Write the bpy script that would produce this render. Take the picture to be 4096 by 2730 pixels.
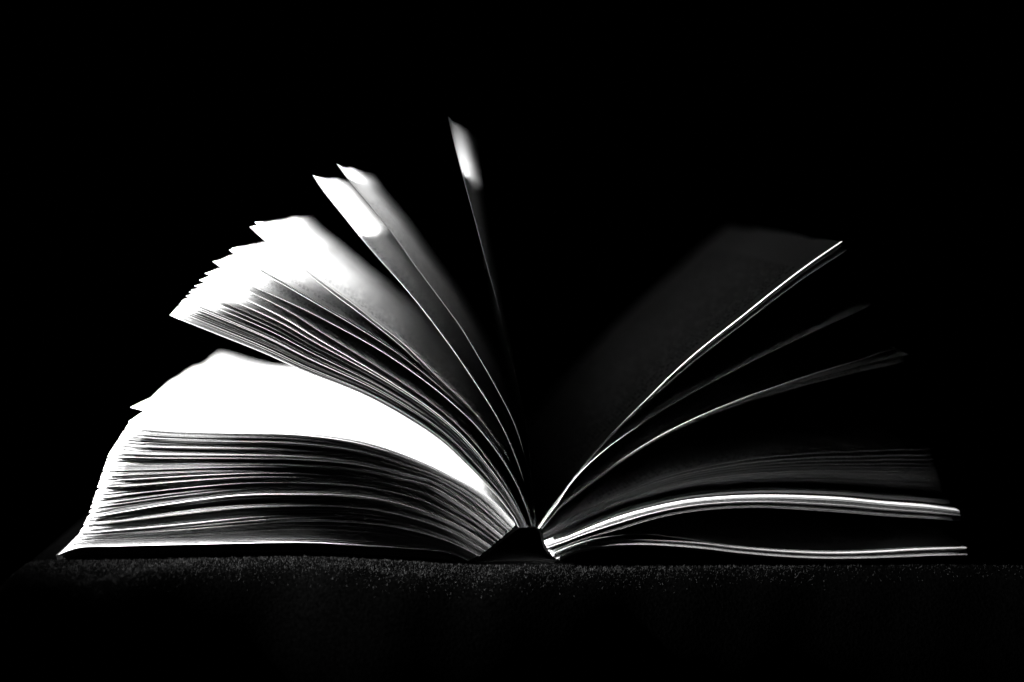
import bpy, math, random
import numpy as np

# ------------------------------------------------------------------ camera
SC = bpy.context.scene
for o in list(bpy.data.objects):
    bpy.data.objects.remove(o)
FPX = 50.0 / 36.0 * 4096.0             # focal length in photo pixels
PITCH, YAW = math.radians(4.995), math.radians(2.237)
CAM = np.array([0.0, -0.5, 0.1206])
cam_d = bpy.data.cameras.new('camera')
cam = bpy.data.objects.new('camera', cam_d)
SC.collection.objects.link(cam)
cam.location = CAM
cam.rotation_euler = (math.pi / 2 - PITCH, 0, -YAW)
cam_d.lens = 50; cam_d.sensor_width = 36; cam_d.sensor_fit = 'HORIZONTAL'
cam_d.clip_start = 0.01; cam_d.clip_end = 50
cam_d.dof.use_dof = True
cam_d.dof.focus_distance = 0.502
cam_d.dof.aperture_fstop = 2.8
SC.camera = cam

# ------------------------------------------------------------------ world, lamp, exposure
W = bpy.data.worlds.new('World'); SC.world = W; W.use_nodes = True
W.node_tree.nodes['Background'].inputs[0].default_value = (0, 0, 0, 1)
W.node_tree.nodes['Background'].inputs[1].default_value = 0.0
LAMP_POS = (-0.363, -0.010, 0.159)
LAMP_AIM = (-0.06, 0.068, 0.0472)
ld = bpy.data.lights.new('desk_lamp_light', 'SPOT')
ld.energy = 245.0
ld.color = (1, 1, 1)
ld.shadow_soft_size = 0.0035
ld.spot_size = math.radians(62)
ld.spot_blend = 1.0
lamp = bpy.data.objects.new('desk_lamp_light', ld)
SC.collection.objects.link(lamp)
lamp.location = LAMP_POS
from mathutils import Vector
lamp.rotation_euler = (Vector(LAMP_AIM) - Vector(LAMP_POS)).to_track_quat('-Z', 'Y').to_euler()
lamp.scale = (1.05, 0.61, 1.0)         # oval beam: wide across the pages, low over the cloth
vs = SC.view_settings
vs.view_transform = 'Standard'; vs.look = 'None'; vs.exposure = 0.0; vs.gamma = 1.0
vs.use_curve_mapping = False
SC.render.engine = 'CYCLES'
SC.cycles.max_bounces = 3
SC.cycles.diffuse_bounces = 2
SC.cycles.transmission_bounces = 12

# ------------------------------------------------------------------ helpers
random.seed(4); RNG = np.random.RandomState(7)
cy, sy, cp, sp = math.cos(YAW), math.sin(YAW), math.cos(PITCH), math.sin(PITCH)
RIGHT = np.array([cy, -sy, 0]); FWD = np.array([sy * cp, cy * cp, -sp])
UP = np.array([sy * sp, cy * sp, cp])
def unp(px, py, Y=0.0):
    """point of the book's front plane measured from the photograph -> (x, z) in metres"""
    d = RIGHT * (px - 2048) / FPX + UP * (1365 - py) / FPX + FWD
    p = CAM + d * ((Y - CAM[1]) / d[1])
    return p[0], p[2]
def catmull(P, n):
    """smooth curve through P, resampled to n points evenly by length"""
    P = np.array(P, float)
    E = np.vstack([2 * P[0] - P[1], P, 2 * P[-1] - P[-2]])
    out = []
    for i in range(1, len(E) - 2):
        p0, p1, p2, p3 = E[i - 1], E[i], E[i + 1], E[i + 2]
        t0 = 0; t1 = np.linalg.norm(p1 - p0) ** .5 + 1e-9
        t2 = t1 + np.linalg.norm(p2 - p1) ** .5 + 1e-9; t3 = t2 + np.linalg.norm(p3 - p2) ** .5 + 1e-9
        for t in np.linspace(t1, t2, 12, endpoint=False):
            a1 = (t1 - t) / (t1 - t0) * p0 + (t - t0) / (t1 - t0) * p1
            a2 = (t2 - t) / (t2 - t1) * p1 + (t - t1) / (t2 - t1) * p2
            a3 = (t3 - t) / (t3 - t2) * p2 + (t - t2) / (t3 - t2) * p3
            b1 = (t2 - t) / (t2 - t0) * a1 + (t - t0) / (t2 - t0) * a2
            b2 = (t3 - t) / (t3 - t1) * a2 + (t - t1) / (t3 - t1) * a3
            out.append((t2 - t) / (t2 - t1) * b1 + (t - t1) / (t2 - t1) * b2)
    out.append(P[-1]); out = np.array(out)
    L = np.concatenate([[0], np.cumsum(np.linalg.norm(np.diff(out, axis=0), axis=1))])
    s = np.linspace(0, L[-1], n)
    return np.stack([np.interp(s, L, out[:, k]) for k in (0, 1)], 1)
NU = 40
def curve(pxs, n=NU):
    return catmull([unp(*p) for p in pxs], n)
def sstep(a, b, x):
    t = np.clip((x - a) / (b - a), 0, 1); return t * t * (3 - 2 * t)
def link(name, me, mat, parent=None):
    o = bpy.data.objects.new(name, me); SC.collection.objects.link(o)
    if mat: me.materials.append(mat)
    if parent: o.parent = parent
    return o
def tag(o, label=None, cat=None, kind=None):
    if label: o['label'] = label
    if cat: o['category'] = cat
    if kind: o['kind'] = kind
    return o

# ------------------------------------------------------------------ materials
def newmat(name):
    m = bpy.data.materials.new(name); m.use_nodes = True
    m.node_tree.nodes.clear()
    return m, m.node_tree.nodes, m.node_tree.links
def paper_material():
    m, N, L = newmat('printed_paper')
    out = N.new('ShaderNodeOutputMaterial')
    def math_(op, a, b=None, c=None):
        n = N.new('ShaderNodeMath'); n.operation = op
        for i, v in enumerate((a, b, c)):
            if v is None: continue
            if isinstance(v, (int, float)): n.inputs[i].default_value = v
            else: L.new(v, n.inputs[i])
        return n.outputs[0]
    uv = N.new('ShaderNodeUVMap'); uv.uv_map = 'page'
    sep = N.new('ShaderNodeSeparateXYZ'); L.new(uv.outputs[0], sep.inputs[0])
    oi = N.new('ShaderNodeObjectInfo')
    u, v = sep.outputs[0], sep.outputs[1]           # metres from the spine, metres from the tail edge
    vl = math_('DIVIDE', v, 0.0044); row = math_('FLOOR', vl); fv = math_('FRACT', vl)
    def wn(a, b):
        c = N.new('ShaderNodeCombineXYZ'); L.new(a, c.inputs[0]); L.new(b, c.inputs[1])
        L.new(math_('MULTIPLY', oi.outputs['Random'], 91.0), c.inputs[2])
        w = N.new('ShaderNodeTexWhiteNoise'); w.noise_dimensions = '3D'; L.new(c.outputs[0], w.inputs[0])
        return w.outputs[0]
    ul = math_('ADD', math_('DIVIDE', u, 0.0016), math_('MULTIPLY', wn(row, row), 1.0))
    cell = math_('FLOOR', ul); fu = math_('FRACT', ul)
    letter = math_('GREATER_THAN', wn(cell, row), 0.2)
    tall = math_('MULTIPLY', math_('GREATER_THAN', wn(row, cell), 0.7), 0.12)
    mu = math_('LESS_THAN', math_('ABSOLUTE', math_('SUBTRACT', fu, 0.5)), 0.36)
    mv = math_('LESS_THAN', math_('ABSOLUTE', math_('SUBTRACT', fv, 0.5)), math_('ADD', tall, 0.21))
    area = math_('MULTIPLY', math_('MULTIPLY', math_('GREATER_THAN', u, 0.020), math_('LESS_THAN', u, 0.133)),
                 math_('MULTIPLY', math_('GREATER_THAN', v, 0.0132), math_('LESS_THAN', v, 0.177)))
    ink = math_('MULTIPLY', math_('MULTIPLY', letter, math_('MULTIPLY', mu, mv)), math_('MULTIPLY', area, 0.62))
    tc = N.new('ShaderNodeTexCoord')
    nz = N.new('ShaderNodeTexNoise'); nz.inputs['Scale'].default_value = 2600; nz.inputs['Detail'].default_value = 2
    L.new(tc.outputs['Object'], nz.inputs['Vector'])
    rp = N.new('ShaderNodeMapRange'); L.new(nz.outputs[0], rp.inputs[0])
    rp.inputs[1].default_value = .25; rp.inputs[2].default_value = .75
    rp.inputs[3].default_value = .80; rp.inputs[4].default_value = .93
    tone = math_('MULTIPLY', rp.outputs[0], math_('ADD', math_('MULTIPLY', oi.outputs['Random'], 0.10), 0.92))
    val = math_('MULTIPLY', tone, math_('SUBTRACT', 1.0, ink))
    col = N.new('ShaderNodeCombineXYZ')
    for i in range(3): L.new(val, col.inputs[i])
    d = N.new('ShaderNodeBsdfDiffuse'); t = N.new('ShaderNodeBsdfTranslucent'); mx = N.new('ShaderNodeMixShader')
    L.new(col.outputs[0], d.inputs[0]); L.new(col.outputs[0], t.inputs[0])
    mx.inputs[0].default_value = 0.50
    L.new(d.outputs[0], mx.inputs[1]); L.new(t.outputs[0], mx.inputs[2]); L.new(mx.outputs[0], out.inputs[0])
    return m
def dark_material(name, lo, hi, scale, rough=0.9, spec=0.1, bump=0.0):
    m, N, L = newmat(name)
    out = N.new('ShaderNodeOutputMaterial'); b = N.new('ShaderNodeBsdfPrincipled')
    tc = N.new('ShaderNodeTexCoord'); nz = N.new('ShaderNodeTexNoise')
    nz.inputs['Scale'].default_value = scale; nz.inputs['Detail'].default_value = 4
    L.new(tc.outputs['Object'], nz.inputs['Vector'])
    rp = N.new('ShaderNodeMapRange'); L.new(nz.outputs[0], rp.inputs[0])
    rp.inputs[1].default_value = .3; rp.inputs[2].default_value = .7
    rp.inputs[3].default_value = lo; rp.inputs[4].default_value = hi
    c = N.new('ShaderNodeCombineXYZ')
    for i in range(3): L.new(rp.outputs[0], c.inputs[i])
    L.new(c.outputs[0], b.inputs['Base Color'])
    b.inputs['Roughness'].default_value = rough; b.inputs['Specular IOR Level'].default_value = spec
    if bump:
        bp = N.new('ShaderNodeBump'); bp.inputs['Strength'].default_value = bump; bp.inputs['Distance'].default_value = .0004
        L.new(nz.outputs[0], bp.inputs['Height']); L.new(bp.outputs[0], b.inputs['Normal'])
    L.new(b.outputs[0], out.inputs[0])
    return m
def edge_material():
    m, N, L = newmat('cut_paper_edge')
    out = N.new('ShaderNodeOutputMaterial'); d = N.new('ShaderNodeBsdfDiffuse')
    tc = N.new('ShaderNodeTexCoord'); nz = N.new('ShaderNodeTexNoise'); oi = N.new('ShaderNodeObjectInfo')
    nz.inputs['Scale'].default_value = 1500; nz.inputs['Detail'].default_value = 3
    L.new(tc.outputs['Object'], nz.inputs['Vector'])
    rp = N.new('ShaderNodeMapRange'); L.new(nz.outputs[0], rp.inputs[0])
    rp.inputs[1].default_value = .3; rp.inputs[2].default_value = .7
    rp.inputs[3].default_value = .40; rp.inputs[4].default_value = .80
    mu = N.new('ShaderNodeMath'); mu.operation = 'MULTIPLY_ADD'
    L.new(oi.outputs['Random'], mu.inputs[0]); mu.inputs[1].default_value = .65; mu.inputs[2].default_value = .35
    m2 = N.new('ShaderNodeMath'); m2.operation = 'MULTIPLY'; L.new(rp.outputs[0], m2.inputs[0]); L.new(mu.outputs[0], m2.inputs[1])
    c = N.new('ShaderNodeCombineXYZ')
    for i in range(3): L.new(m2.outputs[0], c.inputs[i])
    L.new(c.outputs[0], d.inputs[0]); L.new(d.outputs[0], out.inputs[0])
    return m
PAPER = paper_material(); EDGE = edge_material()
COVER = dark_material('black_cover_cloth', .012, .035, 1800, .8, .1, .5)
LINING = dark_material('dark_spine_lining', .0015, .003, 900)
CLOTH = dark_material('black_felt', .0001, .0004, 900, 1.0, 0.0, .6)
FIBRE = dark_material('black_felt_fibre', .0025, .016, 300, 1.0, 0.0)

# ------------------------------------------------------------------ cloth the book lies on
# height of the cloth along the front of the book, then it sinks away to every side
CX = [unp(x, 2240)[0] for x in (-900, 0, 230, 800, 1200, 1600, 1870, 2300, 3000, 3860, 4600)]
CZ = [unp(x, y)[1] for x, y in ((-900, 2290), (0, 2262), (230, 2242), (800, 2232), (1200, 2226), (1600, 2247), (1870, 2266),
                                (2300, 2264), (3000, 2263), (3860, 2258), (4600, 2275))]
EX = [unp(x, 2240)[0] for x in (-1200, 0, 400, 800, 1100, 1500, 2000, 2600, 3400, 5000)]
EY = [-.050, -.034, -.029, -.016, -.010, -.016, -.015, -.006, -.001, .0]
def cloth_z(x, y):
    x = np.asarray(x, float); y = np.asarray(y, float)
    z = np.interp(x, CX, CZ)
    z = z + .0006 * np.sin(x * 95 + y * 60) * sstep(0, .02, -y) + .0004 * np.sin(x * 210 - y * 140 + 1.3) * sstep(0, .01, -y)
    e = np.interp(x, EX, EY)
    f = np.maximum(0, e - y)                        # in front of the rounded edge, steepened to keep the cloth dark
    z = z - np.where(f < .02, f * f * 70, .028 + (f - .02) * 6)
    z = z - 1.5 * np.maximum(0, y - .215) ** 1.2    # behind the book
    g = np.maximum(0, -.150 - x)                    # drop added at the left so lit cloth falls out of sight
    z = z - np.where(g < .01, g * g * 150, .015 + (g - .01) * 3)
    return z
def smooth_interp_fix():
    global CX, CZ, EX, EY
    xs = np.linspace(CX[0], CX[-1], 200); k = np.hanning(17); k /= k.sum()
    f = np.interp(xs, CX, CZ); f = np.convolve(np.pad(f, 8, mode='edge'), k, 'valid')
    e = np.interp(xs, EX, EY); e = np.convolve(np.pad(e, 8, mode='edge'), k, 'valid')
    CX, CZ, EX, EY = xs, f, xs, e
smooth_interp_fix()
gx = np.concatenate([np.linspace(-.60, -.26, 18)[:-1], np.linspace(-.26, .26, 170), np.linspace(.26, .60, 18)[1:]])
gy = np.concatenate([np.linspace(-.22, -.07, 16)[:-1], np.linspace(-.07, .01, 60), np.linspace(.01, .45, 30)[1:]])
GX, GY = np.meshgrid(gx, gy); GZ = cloth_z(GX, GY)
vts = np.stack([GX.ravel(), GY.ravel(), GZ.ravel()], 1).tolist()
nx, ny = len(gx), len(gy)
fcs = [(j * nx + i, j * nx + i + 1, (j + 1) * nx + i + 1, (j + 1) * nx + i) for j in range(ny - 1) for i in range(nx - 1)]
me = bpy.data.meshes.new('cloth'); me.from_pydata(vts, [], fcs); me.shade_smooth()
cloth = tag(link('cloth', me, CLOTH), 'black fuzzy cloth spread under the open book', 'cloth', 'structure')
# raised fibres of the felt: too many to count, one part of the cloth
NF = 60000
fx = np.concatenate([-.17 + .45 * RNG.rand(NF) ** 3.6, -.17 + .30 * RNG.rand(NF // 2) ** 2.0])  # lighter fibres thin out to the right, imitating the light fading
fy = np.concatenate([-.062 * RNG.rand(NF) ** 1.2 + .001, -.04 * RNG.rand(NF // 2) ** 1.3 + .001])
keep = np.interp(fx, EX, EY) - fy < .002 + .008 * RNG.rand(len(fx))  # front slope left bare of fibres so it stays dark
fx, fy = fx[keep], fy[keep]
fz = cloth_z(fx, fy); n = len(fx)
hgt = .00025 + .0007 * RNG.rand(n) ** 3; ang = RNG.uniform(0, 2 * math.pi, n); wd = .00004 + .00005 * RNG.rand(n)
lean = RNG.uniform(0, 1.3, n) * hgt; la = RNG.uniform(0, 2 * math.pi, n)
A = np.stack([fx - wd * np.cos(ang), fy - wd * np.sin(ang), fz - .0001], 1)
B = np.stack([fx + wd * np.cos(ang), fy + wd * np.sin(ang), fz - .0001], 1)
T = np.stack([fx + lean * np.cos(la), fy + lean * np.sin(la), fz + hgt], 1)
V = np.stack([A, B, T], 1).reshape(-1, 3)
me = bpy.data.meshes.new('felt_fibres')
me.from_pydata(V.tolist(), [], np.arange(3 * n).reshape(-1, 3).tolist())
fib = link('felt_fibres', me, FIBRE, cloth); fib['kind'] = 'stuff'

# ------------------------------------------------------------------ the book
BOOK_D = 0.1945
bx, bz = unp(2080, 2262)
book = bpy.data.objects.new('open_book', None); SC.collection.objects.link(book)
book.location = (bx, 0, bz)
tag(book, 'thick open book with fanned printed pages lying on black fuzzy cloth', 'book')
BOOK_OFF = np.array([bx, 0, bz])

SPX = unp(2130, 2200)[0]
LX0 = unp(780, 2000)[0]; LX1 = unp(2060, 2000)[0]
RX1 = unp(2750, 2000)[0]; RX2 = unp(3870, 2000)[0]
def front_y(x, side):
    """the tail of the text block is not quite flat: it bows back towards the spine"""
    if side == 0: return 0.0 * x
    if side < 0: return .0032 * sstep(LX0, LX1, x)
    return .0014 * (1 - sstep(SPX, RX1, x)) + .0012 * sstep(RX1, RX2, x) - .0016
def sheet(C, name='page', th=.00013, dy=0.0, tilt=0.0, twist=0.0, side=-1, nv=5, rnd=.0028, rlen=.009,
          depth=BOOK_D, wave=.0004, mat=None, bow=0.0, parent=None, proud=0.0):
    C = np.asarray(C); nu = len(C)
    seg = np.linalg.norm(np.diff(C, axis=0), axis=1); S = np.concatenate([[0], np.cumsum(seg)]); Lp = S[-1]
    Tn = np.gradient(C, axis=0); Tn /= np.linalg.norm(Tn, axis=1)[:, None]
    Nn = np.stack([-Tn[:, 1], Tn[:, 0]], 1)
    vs_ = np.linspace(0, 1, nv)
    ph = random.uniform(0, 6.28); ph2 = random.uniform(0, 6.28)
    pts = np.zeros((2, nv, nu, 3)); uvs = np.zeros((nv, nu, 2))
    for j, q in enumerate(vs_):
        a = math.radians(twist) * q
        # twist grows towards the fore edge, so that the binding stays straight
        k = S / Lp
        ca, sa = np.cos(a * k), np.sin(a * k)
        R = C - C[0]
        P = np.stack([R[:, 0] * ca - R[:, 1] * sa, R[:, 0] * sa + R[:, 1] * ca], 1) + C[0]
        off = wave * (k ** 2) * (math.sin(q * 9 + ph) + .6 * math.sin(q * 21 + ph2)) * min(1, q * 6) + bow * math.sin(math.pi * q) * k
        P = P + Nn * off[:, None]
        y0 = front_y(C[:, 0], side) + dy + tilt * (C[:, 0] - C[nu // 2, 0])
        e = np.clip((S - (Lp - rlen)) / rlen, 0, 1)
        y0 = y0 + rnd * e ** 2.2 + proud * sstep(.02, .4, k)
        y = y0 + (depth - y0) * q
        for h, sgn in enumerate((1, -1)):
            Q = P + Nn * (sgn * th / 2)
            pts[h, j, :, 0] = Q[:, 0]; pts[h, j, :, 1] = y; pts[h, j, :, 2] = Q[:, 1]
        uvs[j, :, 0] = S; uvs[j, :, 1] = y
    verts = pts.reshape(-1, 3) - BOOK_OFF
    idx = np.arange(2 * nv * nu).reshape(2, nv, nu)
    F = []
    for j in range(nv - 1):
        for i in range(nu - 1):
            F.append((idx[0, j, i], idx[0, j, i + 1], idx[0, j + 1, i + 1], idx[0, j + 1, i]))
            F.append((idx[1, j, i], idx[1, j + 1, i], idx[1, j + 1, i + 1], idx[1, j, i + 1]))
    nface = len(F)
    for i in range(nu - 1):
        F.append((idx[0, 0, i], idx[1, 0, i], idx[1, 0, i + 1], idx[0, 0, i + 1]))
        F.append((idx[0, -1, i], idx[0, -1, i + 1], idx[1, -1, i + 1], idx[1, -1, i]))
    for j in range(nv - 1):
        F.append((idx[0, j, 0], idx[0, j + 1, 0], idx[1, j + 1, 0], idx[1, j, 0]))
        F.append((idx[0, j, -1], idx[1, j, -1], idx[1, j + 1, -1], idx[0, j + 1, -1]))
    me = bpy.data.meshes.new(name)
    me.from_pydata(verts.tolist(), [], [tuple(int(a) for a in f) for f in F])
    sm = np.zeros(len(F), bool); sm[:nface] = True
    me.polygons.foreach_set('use_smooth', sm)
    # the side walls keep their own crisp edges
    sharp = me.attributes.new('sharp_edge', 'BOOLEAN', 'EDGE')
    ev = np.zeros(2 * len(me.edges), int); me.edges.foreach_get('vertices', ev); ev = ev.reshape(-1, 2)
    jj = (np.arange(2 * nv * nu) // nu) % nv; ii = np.arange(2 * nv * nu) % nu
    bd = (jj == 0) | (jj == nv - 1) | (ii == 0) | (ii == nu - 1)
    same = ((jj[ev[:, 0]] == jj[ev[:, 1]]) & ((jj[ev[:, 0]] == 0) | (jj[ev[:, 0]] == nv - 1))) | \
           ((ii[ev[:, 0]] == ii[ev[:, 1]]) & ((ii[ev[:, 0]] == 0) | (ii[ev[:, 0]] == nu - 1)))
    sharp.data.foreach_set('value', same & bd[ev[:, 0]] & bd[ev[:, 1]])
    lay = me.uv_layers.new(name='page')
    lv = np.zeros(len(me.loops), int); me.loops.foreach_get('vertex_index', lv)
    U = np.tile(uvs.reshape(-1, 2), (2, 1))[lv]
    lay.data.foreach_set('uv', U.ravel())
    o = link(name, me, mat or PAPER, parent or book)
    if mat is None:
        me.materials.append(EDGE)
        mi = np.zeros(len(F), np.int32); mi[nface:nface + 2 * (nu - 1)] = 1      # tail and head cuts
        me.polygons.foreach_set('material_index', mi)
    return o
def mixc(A, B, t): return A * (1 - t) + B * t
def bulge(C, a):
    """let a sheet belly out a little between spine and tip"""
    Tn = np.gradient(C, axis=0); Tn /= np.linalg.norm(Tn, axis=1)[:, None]
    k = np.linspace(0, 1, len(C))
    return C + np.stack([-Tn[:, 1], Tn[:, 0]], 1) * (a * np.sin(math.pi * k))[:, None]

# ---- left block: curves measured along its tail, from spine to fore edge
K = [curve(c) for c in (
    [(2062, 2112), (1987, 2035), (1927, 1983), (1806, 1917), (1660, 1850), (1442, 1778), (1200, 1741), (965, 1733), (806, 1729), (650, 1722), (505, 1706)],
    [(2020, 2150), (1880, 2035), (1733, 1938), (1624, 1909), (1442, 1863), (1200, 1839), (965, 1831), (646, 1828), (430, 1822)],
    [(1965, 2195), (1850, 2120), (1700, 2052), (1533, 2005), (1382, 1984), (1200, 1978), (965, 1980), (672, 2016), (500, 2045), (347, 2072)],
    [(1925, 2228), (1800, 2165), (1640, 2112), (1450, 2080), (1200, 2072), (997, 2083), (755, 2106), (500, 2128), (312, 2141)],
    [(1872, 2256), (1806, 2226), (1624, 2206), (1382, 2190), (1200, 2181), (838, 2182), (455, 2188), (300, 2194), (232, 2222)])]
KY = [1733, 1831, 1978, 2083, 2181]                 # their height in the photograph at one place
def block_curve(y):
    k = min(max(int(np.searchsorted(KY, y)) - 1, 0), 3)
    return mixc(K[k], K[k + 1], (y - KY[k]) / (KY[k + 1] - KY[k]))
# bands: (from, to, sheets, how far set back in mm, how the edge leans)
BANDS = [(1733, 1758, 9, .3, 0), (1760, 1765, 2, 1.6, .03), (1766, 1777, 4, -.2, -.02), (1779, 1789, 4, 1.2, .02),
         (1791, 1800, 4, .2, 0), (1801, 1817, 6, 1.5, .02), (1818, 1836, 6, -.2, -.01), (1840, 1846, 2, 1.9, .04),
         (1848, 1868, 8, -.3, -.03), (1870, 1888, 7, .4, 0), (1890, 1911, 8, .2, -.005), (1913, 1926, 4, 2.0, .04),
         (1928, 1936, 3, -.2, -.02), (1938, 1956, 7, .8, .01), (1960, 1975, 5, 1.7, .03),
         (1977, 1995, 9, -.6, -.05), (1998, 2014, 6, 1.5, .03), (2016, 2037, 8, -.2, -.025), (2040, 2068, 9, 2.2, .05),
         (2070, 2086, 6, 0, -.015), (2089, 2094, 2, 1.0, .02), (2095, 2102, 3, -.1, -.01),
         (2106, 2168, 16, 2.6, .05), (2171, 2178, 4, -3.5, .22)]
for a, b, n_, dy, tl in BANDS:
    for k in range(n_):
        y = a + (b - a) * (k + .5) / n_ + random.uniform(-.6, .6)
        C = catmull(block_curve(y)[:NU], NU * 2)
        C = catmull(C[:2 * NU - random.choice((0, 0, 0, 1, 1, 2))], NU)       # fore edge a little uneven
        sheet(bulge(C, random.uniform(-.00012, .00012)), th=.00013, dy=(dy * .15 + random.gauss(0, .03)) * .001,
              tilt=tl * .06 + random.gauss(0, .0012), nv=4, twist=random.uniform(-.15, .15), wave=.0001, rnd=.0008, rlen=.007)
# ---- the lifted top sheet of the block and the two beneath it
TOPA = curve([(2064, 2110), (1990, 2032), (1927, 1979), (1806, 1912), (1660, 1844), (1442, 1770), (1200, 1734), (965, 1725), (806, 1709), (700, 1684), (605, 1654), (519, 1632)])
sheet(TOPA, dy=.0006, nv=12, wave=.0010, rnd=.0006)
for t, dy in ((.80, .8), (.93, .6), (.88, 1.2)):
    sheet(mixc(TOPA, K[0], t), dy=dy * .001, nv=6, wave=.0005, rnd=.002)

# ---- the fan over the left block
FA = curve([(2074, 2110), (2060, 2078), (2006, 2006), (1951, 1945), (1866, 1860), (1745, 1751), (1485, 1594), (1200, 1479), (1059, 1415), (860, 1335), (677, 1262)])
FB = curve([(2112, 2112), (2048, 1985), (1957, 1850), (1866, 1739), (1745, 1630), (1563, 1503), (1400, 1400), (1279, 1326), (1161, 1250), (1023, 1180), (920, 1135), (817, 1095)])
FANT = [0, .012, .022, .032, .055, .08, .10, .13, .165, .20, .25, .30, .34, .37, .46, .55, .60, .70, .84, 1.0]
for i, t in enumerate(FANT):
    C = bulge(mixc(FA, FB, t), random.uniform(-.0005, .0005) if 0 < i < len(FANT) - 1 and t > .04 else 0)
    sheet(C, side=0, dy=random.uniform(-.0003, .0003), tilt=random.gauss(0, .003), nv=9, wave=.0007, rnd=.0012, rlen=.006, twist=random.uniform(-.5, .4))
L850 = [(2127, 2106), (2109, 2042), (2048, 1903), (1927, 1730), (1806, 1612), (1685, 1515), (1515, 1400), (1355, 1311), (1228, 1245), (1110, 1190), (957, 1121), (850, 1047)]
L916 = [(2128, 2106), (2112, 2040), (2052, 1900), (1935, 1725), (1820, 1602), (1700, 1498), (1575, 1403), (1416, 1303), (1248, 1206), (1110, 1126), (1039, 1086), (967, 1040), (916, 1001)]
L925 = [(2129, 2106), (2113, 2036), (2054, 1895), (1940, 1722), (1830, 1600), (1710, 1496), (1582, 1400), (1424, 1299), (1256, 1202), (1118, 1122), (1047, 1082), (975, 1036), (925, 994)]
L998 = [(2130, 2106), (2115, 2032), (2066, 1905), (1957, 1747), (1866, 1640), (1745, 1524), (1600, 1382), (1467, 1276), (1314, 1162), (1238, 1101), (1156, 1035), (1069, 973), (998, 908)]
L1018 = [(2131, 2106), (2117, 2030), (2070, 1900), (1964, 1738), (1874, 1628), (1754, 1513), (1608, 1371), (1518, 1302), (1416, 1220), (1314, 1148), (1212, 1074), (1110, 985), (1018, 889)]
L1250 = [(2134, 2106), (2126, 2040), (2078, 1872), (2006, 1703), (1909, 1545), (1812, 1402), (1770, 1344), (1687, 1235), (1597, 1127), (1508, 1028), (1432, 939), (1368, 859), (1291, 763), (1250, 701)]
L1347 = [(2137, 2108), (2134, 2040), (2109, 1872), (2060, 1703), (1981, 1545), (1897, 1400), (1840, 1306), (1770, 1210), (1674, 1082), (1578, 948), (1483, 827), (1412, 745), (1346, 656)]
L1791 = [(2141, 2110), (2139, 2030), (2130, 1925), (2109, 1739), (2078, 1560), (2031, 1395), (1993, 1228), (1948, 1063), (1897, 872), (1843, 676), (1815, 570), (1790, 463)]
for c, tw, wv in ((L850, 0, .0009), (L916, -.3, .0009), (L925, .2, .0007), (L998, -.4, .0008), (L1018, 0, .0006), (L1250, 0, .0005), (L1347, 0, .0005), (L1791, -4.2, .0004)):
    sheet(curve(c), side=0, dy=.0007 if c is L1791 else random.uniform(-.0003, .0001), nv=14, wave=wv, twist=tw, rnd=.0006, rlen=.004, th=.00013, proud=0)

# ---- leaves lifting on the right
R1 = [(2152, 2112), (2186, 2060), (2235, 1993), (2302, 1906), (2389, 1798), (2497, 1690), (2606, 1584), (2714, 1480), (2823, 1387), (2967, 1275), (3112, 1160), (3249, 1057), (3380, 968)]
R1B = [(2153, 2113), (2188, 2062), (2240, 1993), (2310, 1906), (2402, 1798), (2505, 1703), (2620, 1600), (2750, 1494), (2860, 1412), (3010, 1304), (3160, 1196), (3300, 1104), (3430, 1028)]
R2 = [(2156, 2114), (2190, 2066), (2232, 2011), (2279, 1940), (2346, 1867), (2449, 1781), (2565, 1701), (2678, 1631), (2808, 1559), (3000, 1462), (3250, 1342), (3520, 1222)]
R3 = [(2166, 2119), (2213, 2062), (2257, 2017), (2346, 1946), (2436, 1879), (2547, 1803), (2659, 1738), (2823, 1660), (2967, 1602), (3112, 1551), (3256, 1504), (3451, 1445), (3600, 1398)]
R3B = [(2168, 2121), (2213, 2066), (2257, 2024), (2346, 1954), (2436, 1888), (2547, 1812), (2659, 1746), (2823, 1668), (2967, 1611), (3112, 1565), (3256, 1524), (3473, 1466), (3657, 1425)]
S1T = [(2180, 2176), (2257, 2151), (2346, 2115), (2480, 2066), (2614, 2030), (2748, 2004), (2900, 1990), (3058, 1985), (3202, 1988), (3374, 1997), (3546, 2014), (3718, 2028), (3839, 2045)]
S1B = [(2196, 2206), (2257, 2183), (2346, 2151), (2480, 2115), (2614, 2075), (2748, 2048), (2900, 2033), (3058, 2030), (3202, 2038), (3374, 2050), (3546, 2064), (3718, 2074), (3842, 2084)]
S2 = [(2204, 2214), (2302, 2175), (2391, 2151), (2480, 2140), (2570, 2137), (2659, 2144), (2748, 2155), (2900, 2179), (3087, 2197), (3345, 2207), (3661, 2193), (3862, 2187)]
S3T = [(2208, 2221), (2302, 2182), (2391, 2164), (2525, 2155), (2659, 2160), (2793, 2169), (2944, 2187), (3087, 2200), (3231, 2208), (3345, 2210), (3489, 2206), (3661, 2196), (3865, 2189)]
S3B = [(2238, 2240), (2300, 2212), (2391, 2196), (2525, 2187), (2659, 2191), (2793, 2202), (2944, 2220), (3087, 2233), (3259, 2243), (3431, 2244), (3604, 2240), (3720, 2236), (3868, 2234)]
c1, c1b = curve(R1), curve(R1B)
sheet(c1, side=0, dy=.0018, nv=10, twist=2.5, wave=.0006, th=.00014, rnd=.0, tilt=.025)
for t, dy in ((.12, 3.6), (.28, 3.6), (.6, 2.8)):
    sheet(mixc(c1, c1b, t), side=0, dy=dy * .001, nv=8, twist=1.5, tilt=.062, wave=.0005, rnd=.001)
sheet(curve(R2), side=0, dy=.0026, nv=8, tilt=.058, wave=.0005)
c3, c3b, s1t, s1b = curve(R3), curve(R3B), curve(S1T), curve(S1B)
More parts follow.
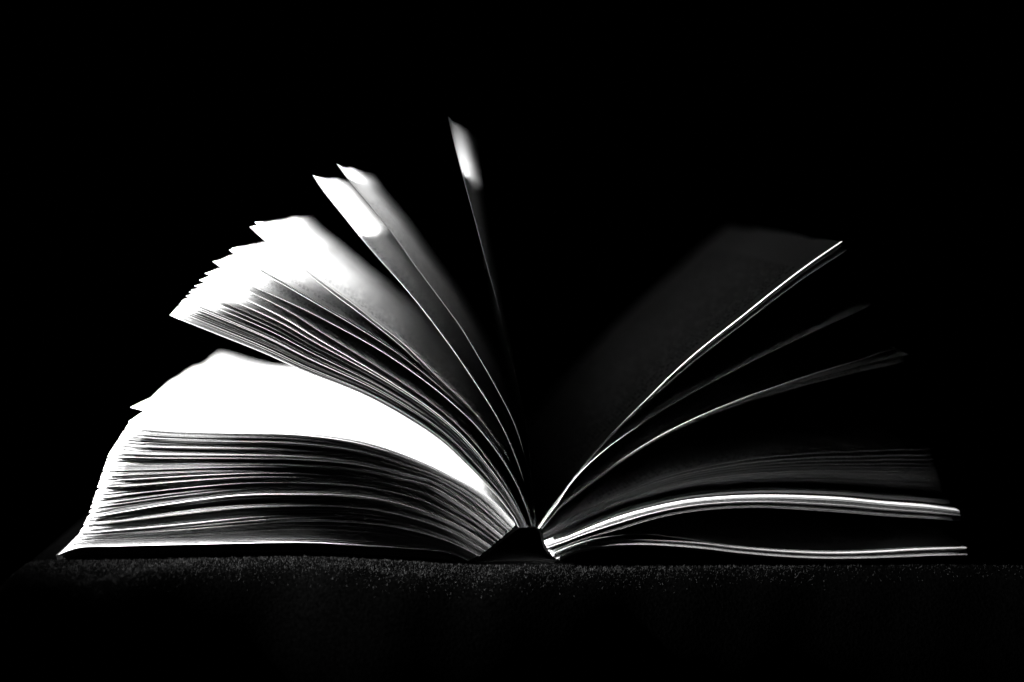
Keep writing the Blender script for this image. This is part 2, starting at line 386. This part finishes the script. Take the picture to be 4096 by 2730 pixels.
sheet(c3, side=0, dy=.0019, nv=8, tilt=.036, wave=.0005, rnd=0)
sheet(c3b, side=0, dy=.0028, nv=8, tilt=.032, wave=.0005, rnd=0)
for t in (.02, .04, .06, .64, .68, .71, .74):
    sheet(mixc(c3b, s1t, t), side=0, dy=.0095, nv=6, wave=.0006, tilt=.034)
for k in range(20):
    t = .76 + .23 * (k + .5) / 20 + random.uniform(-.003, .003)
    sheet(mixc(c3b, s1t, t), side=0, dy=(9.0 if k < 17 else 3.4) * .001 + random.gauss(0, .00025), nv=4, wave=.0002, tilt=.034)
for k in range(26):                                  # the sprung bundle
    t = (k + .5) / 26
    dy = (.06, .32, -.24, .10, -.12)[0 if t < .2 else 1 if t < .42 else 2 if t < .68 else 3 if t < .84 else 4]
    sheet(mixc(s1t, s1b, t), side=0, dy=-.0006 + (dy + random.gauss(0, .08)) * .001, nv=4, wave=.0001, tilt=.004, rnd=.0002)
sheet(curve(S2), side=0, dy=-.0002, nv=5, wave=.0003, tilt=.016)
s3t, s3b = curve(S3T), curve(S3B)
for k in range(18):                                  # the flat bundle on the back board
    t = (k + .5) / 18
    dy = .0 if t < .16 else .14 if t < .5 else -.20 if t < .8 else .0
    sheet(mixc(s3t, s3b, t), side=0, dy=-.0007 + (dy + random.gauss(0, .08)) * .001, nv=4, wave=.0001, tilt=.003, rnd=.0002)

# ---- case: boards, hollow spine and the lining behind the folds
CLEFT = curve([(1866, 2264), (1806, 2241), (1624, 2224), (1382, 2208), (1200, 2201), (838, 2204), (455, 2209), (300, 2216), (226, 2234)])
CRIGHT = curve([(2262, 2246), (2500, 2244), (2750, 2243), (3000, 2248), (3300, 2256), (3600, 2254), (3872, 2246)])
sheet(CLEFT, 'front_board', th=.0021, dy=.0004, mat=COVER, wave=0, rnd=.0)
sheet(CRIGHT, 'back_board', th=.0010, dy=.0070, side=0, mat=COVER, wave=0, rnd=.0)
sheet(curve([(1868, 2266), (1960, 2264), (2080, 2262), (2180, 2260), (2262, 2254)]), 'case_spine', th=.0012, dy=.0008, mat=COVER, wave=0, rnd=0)
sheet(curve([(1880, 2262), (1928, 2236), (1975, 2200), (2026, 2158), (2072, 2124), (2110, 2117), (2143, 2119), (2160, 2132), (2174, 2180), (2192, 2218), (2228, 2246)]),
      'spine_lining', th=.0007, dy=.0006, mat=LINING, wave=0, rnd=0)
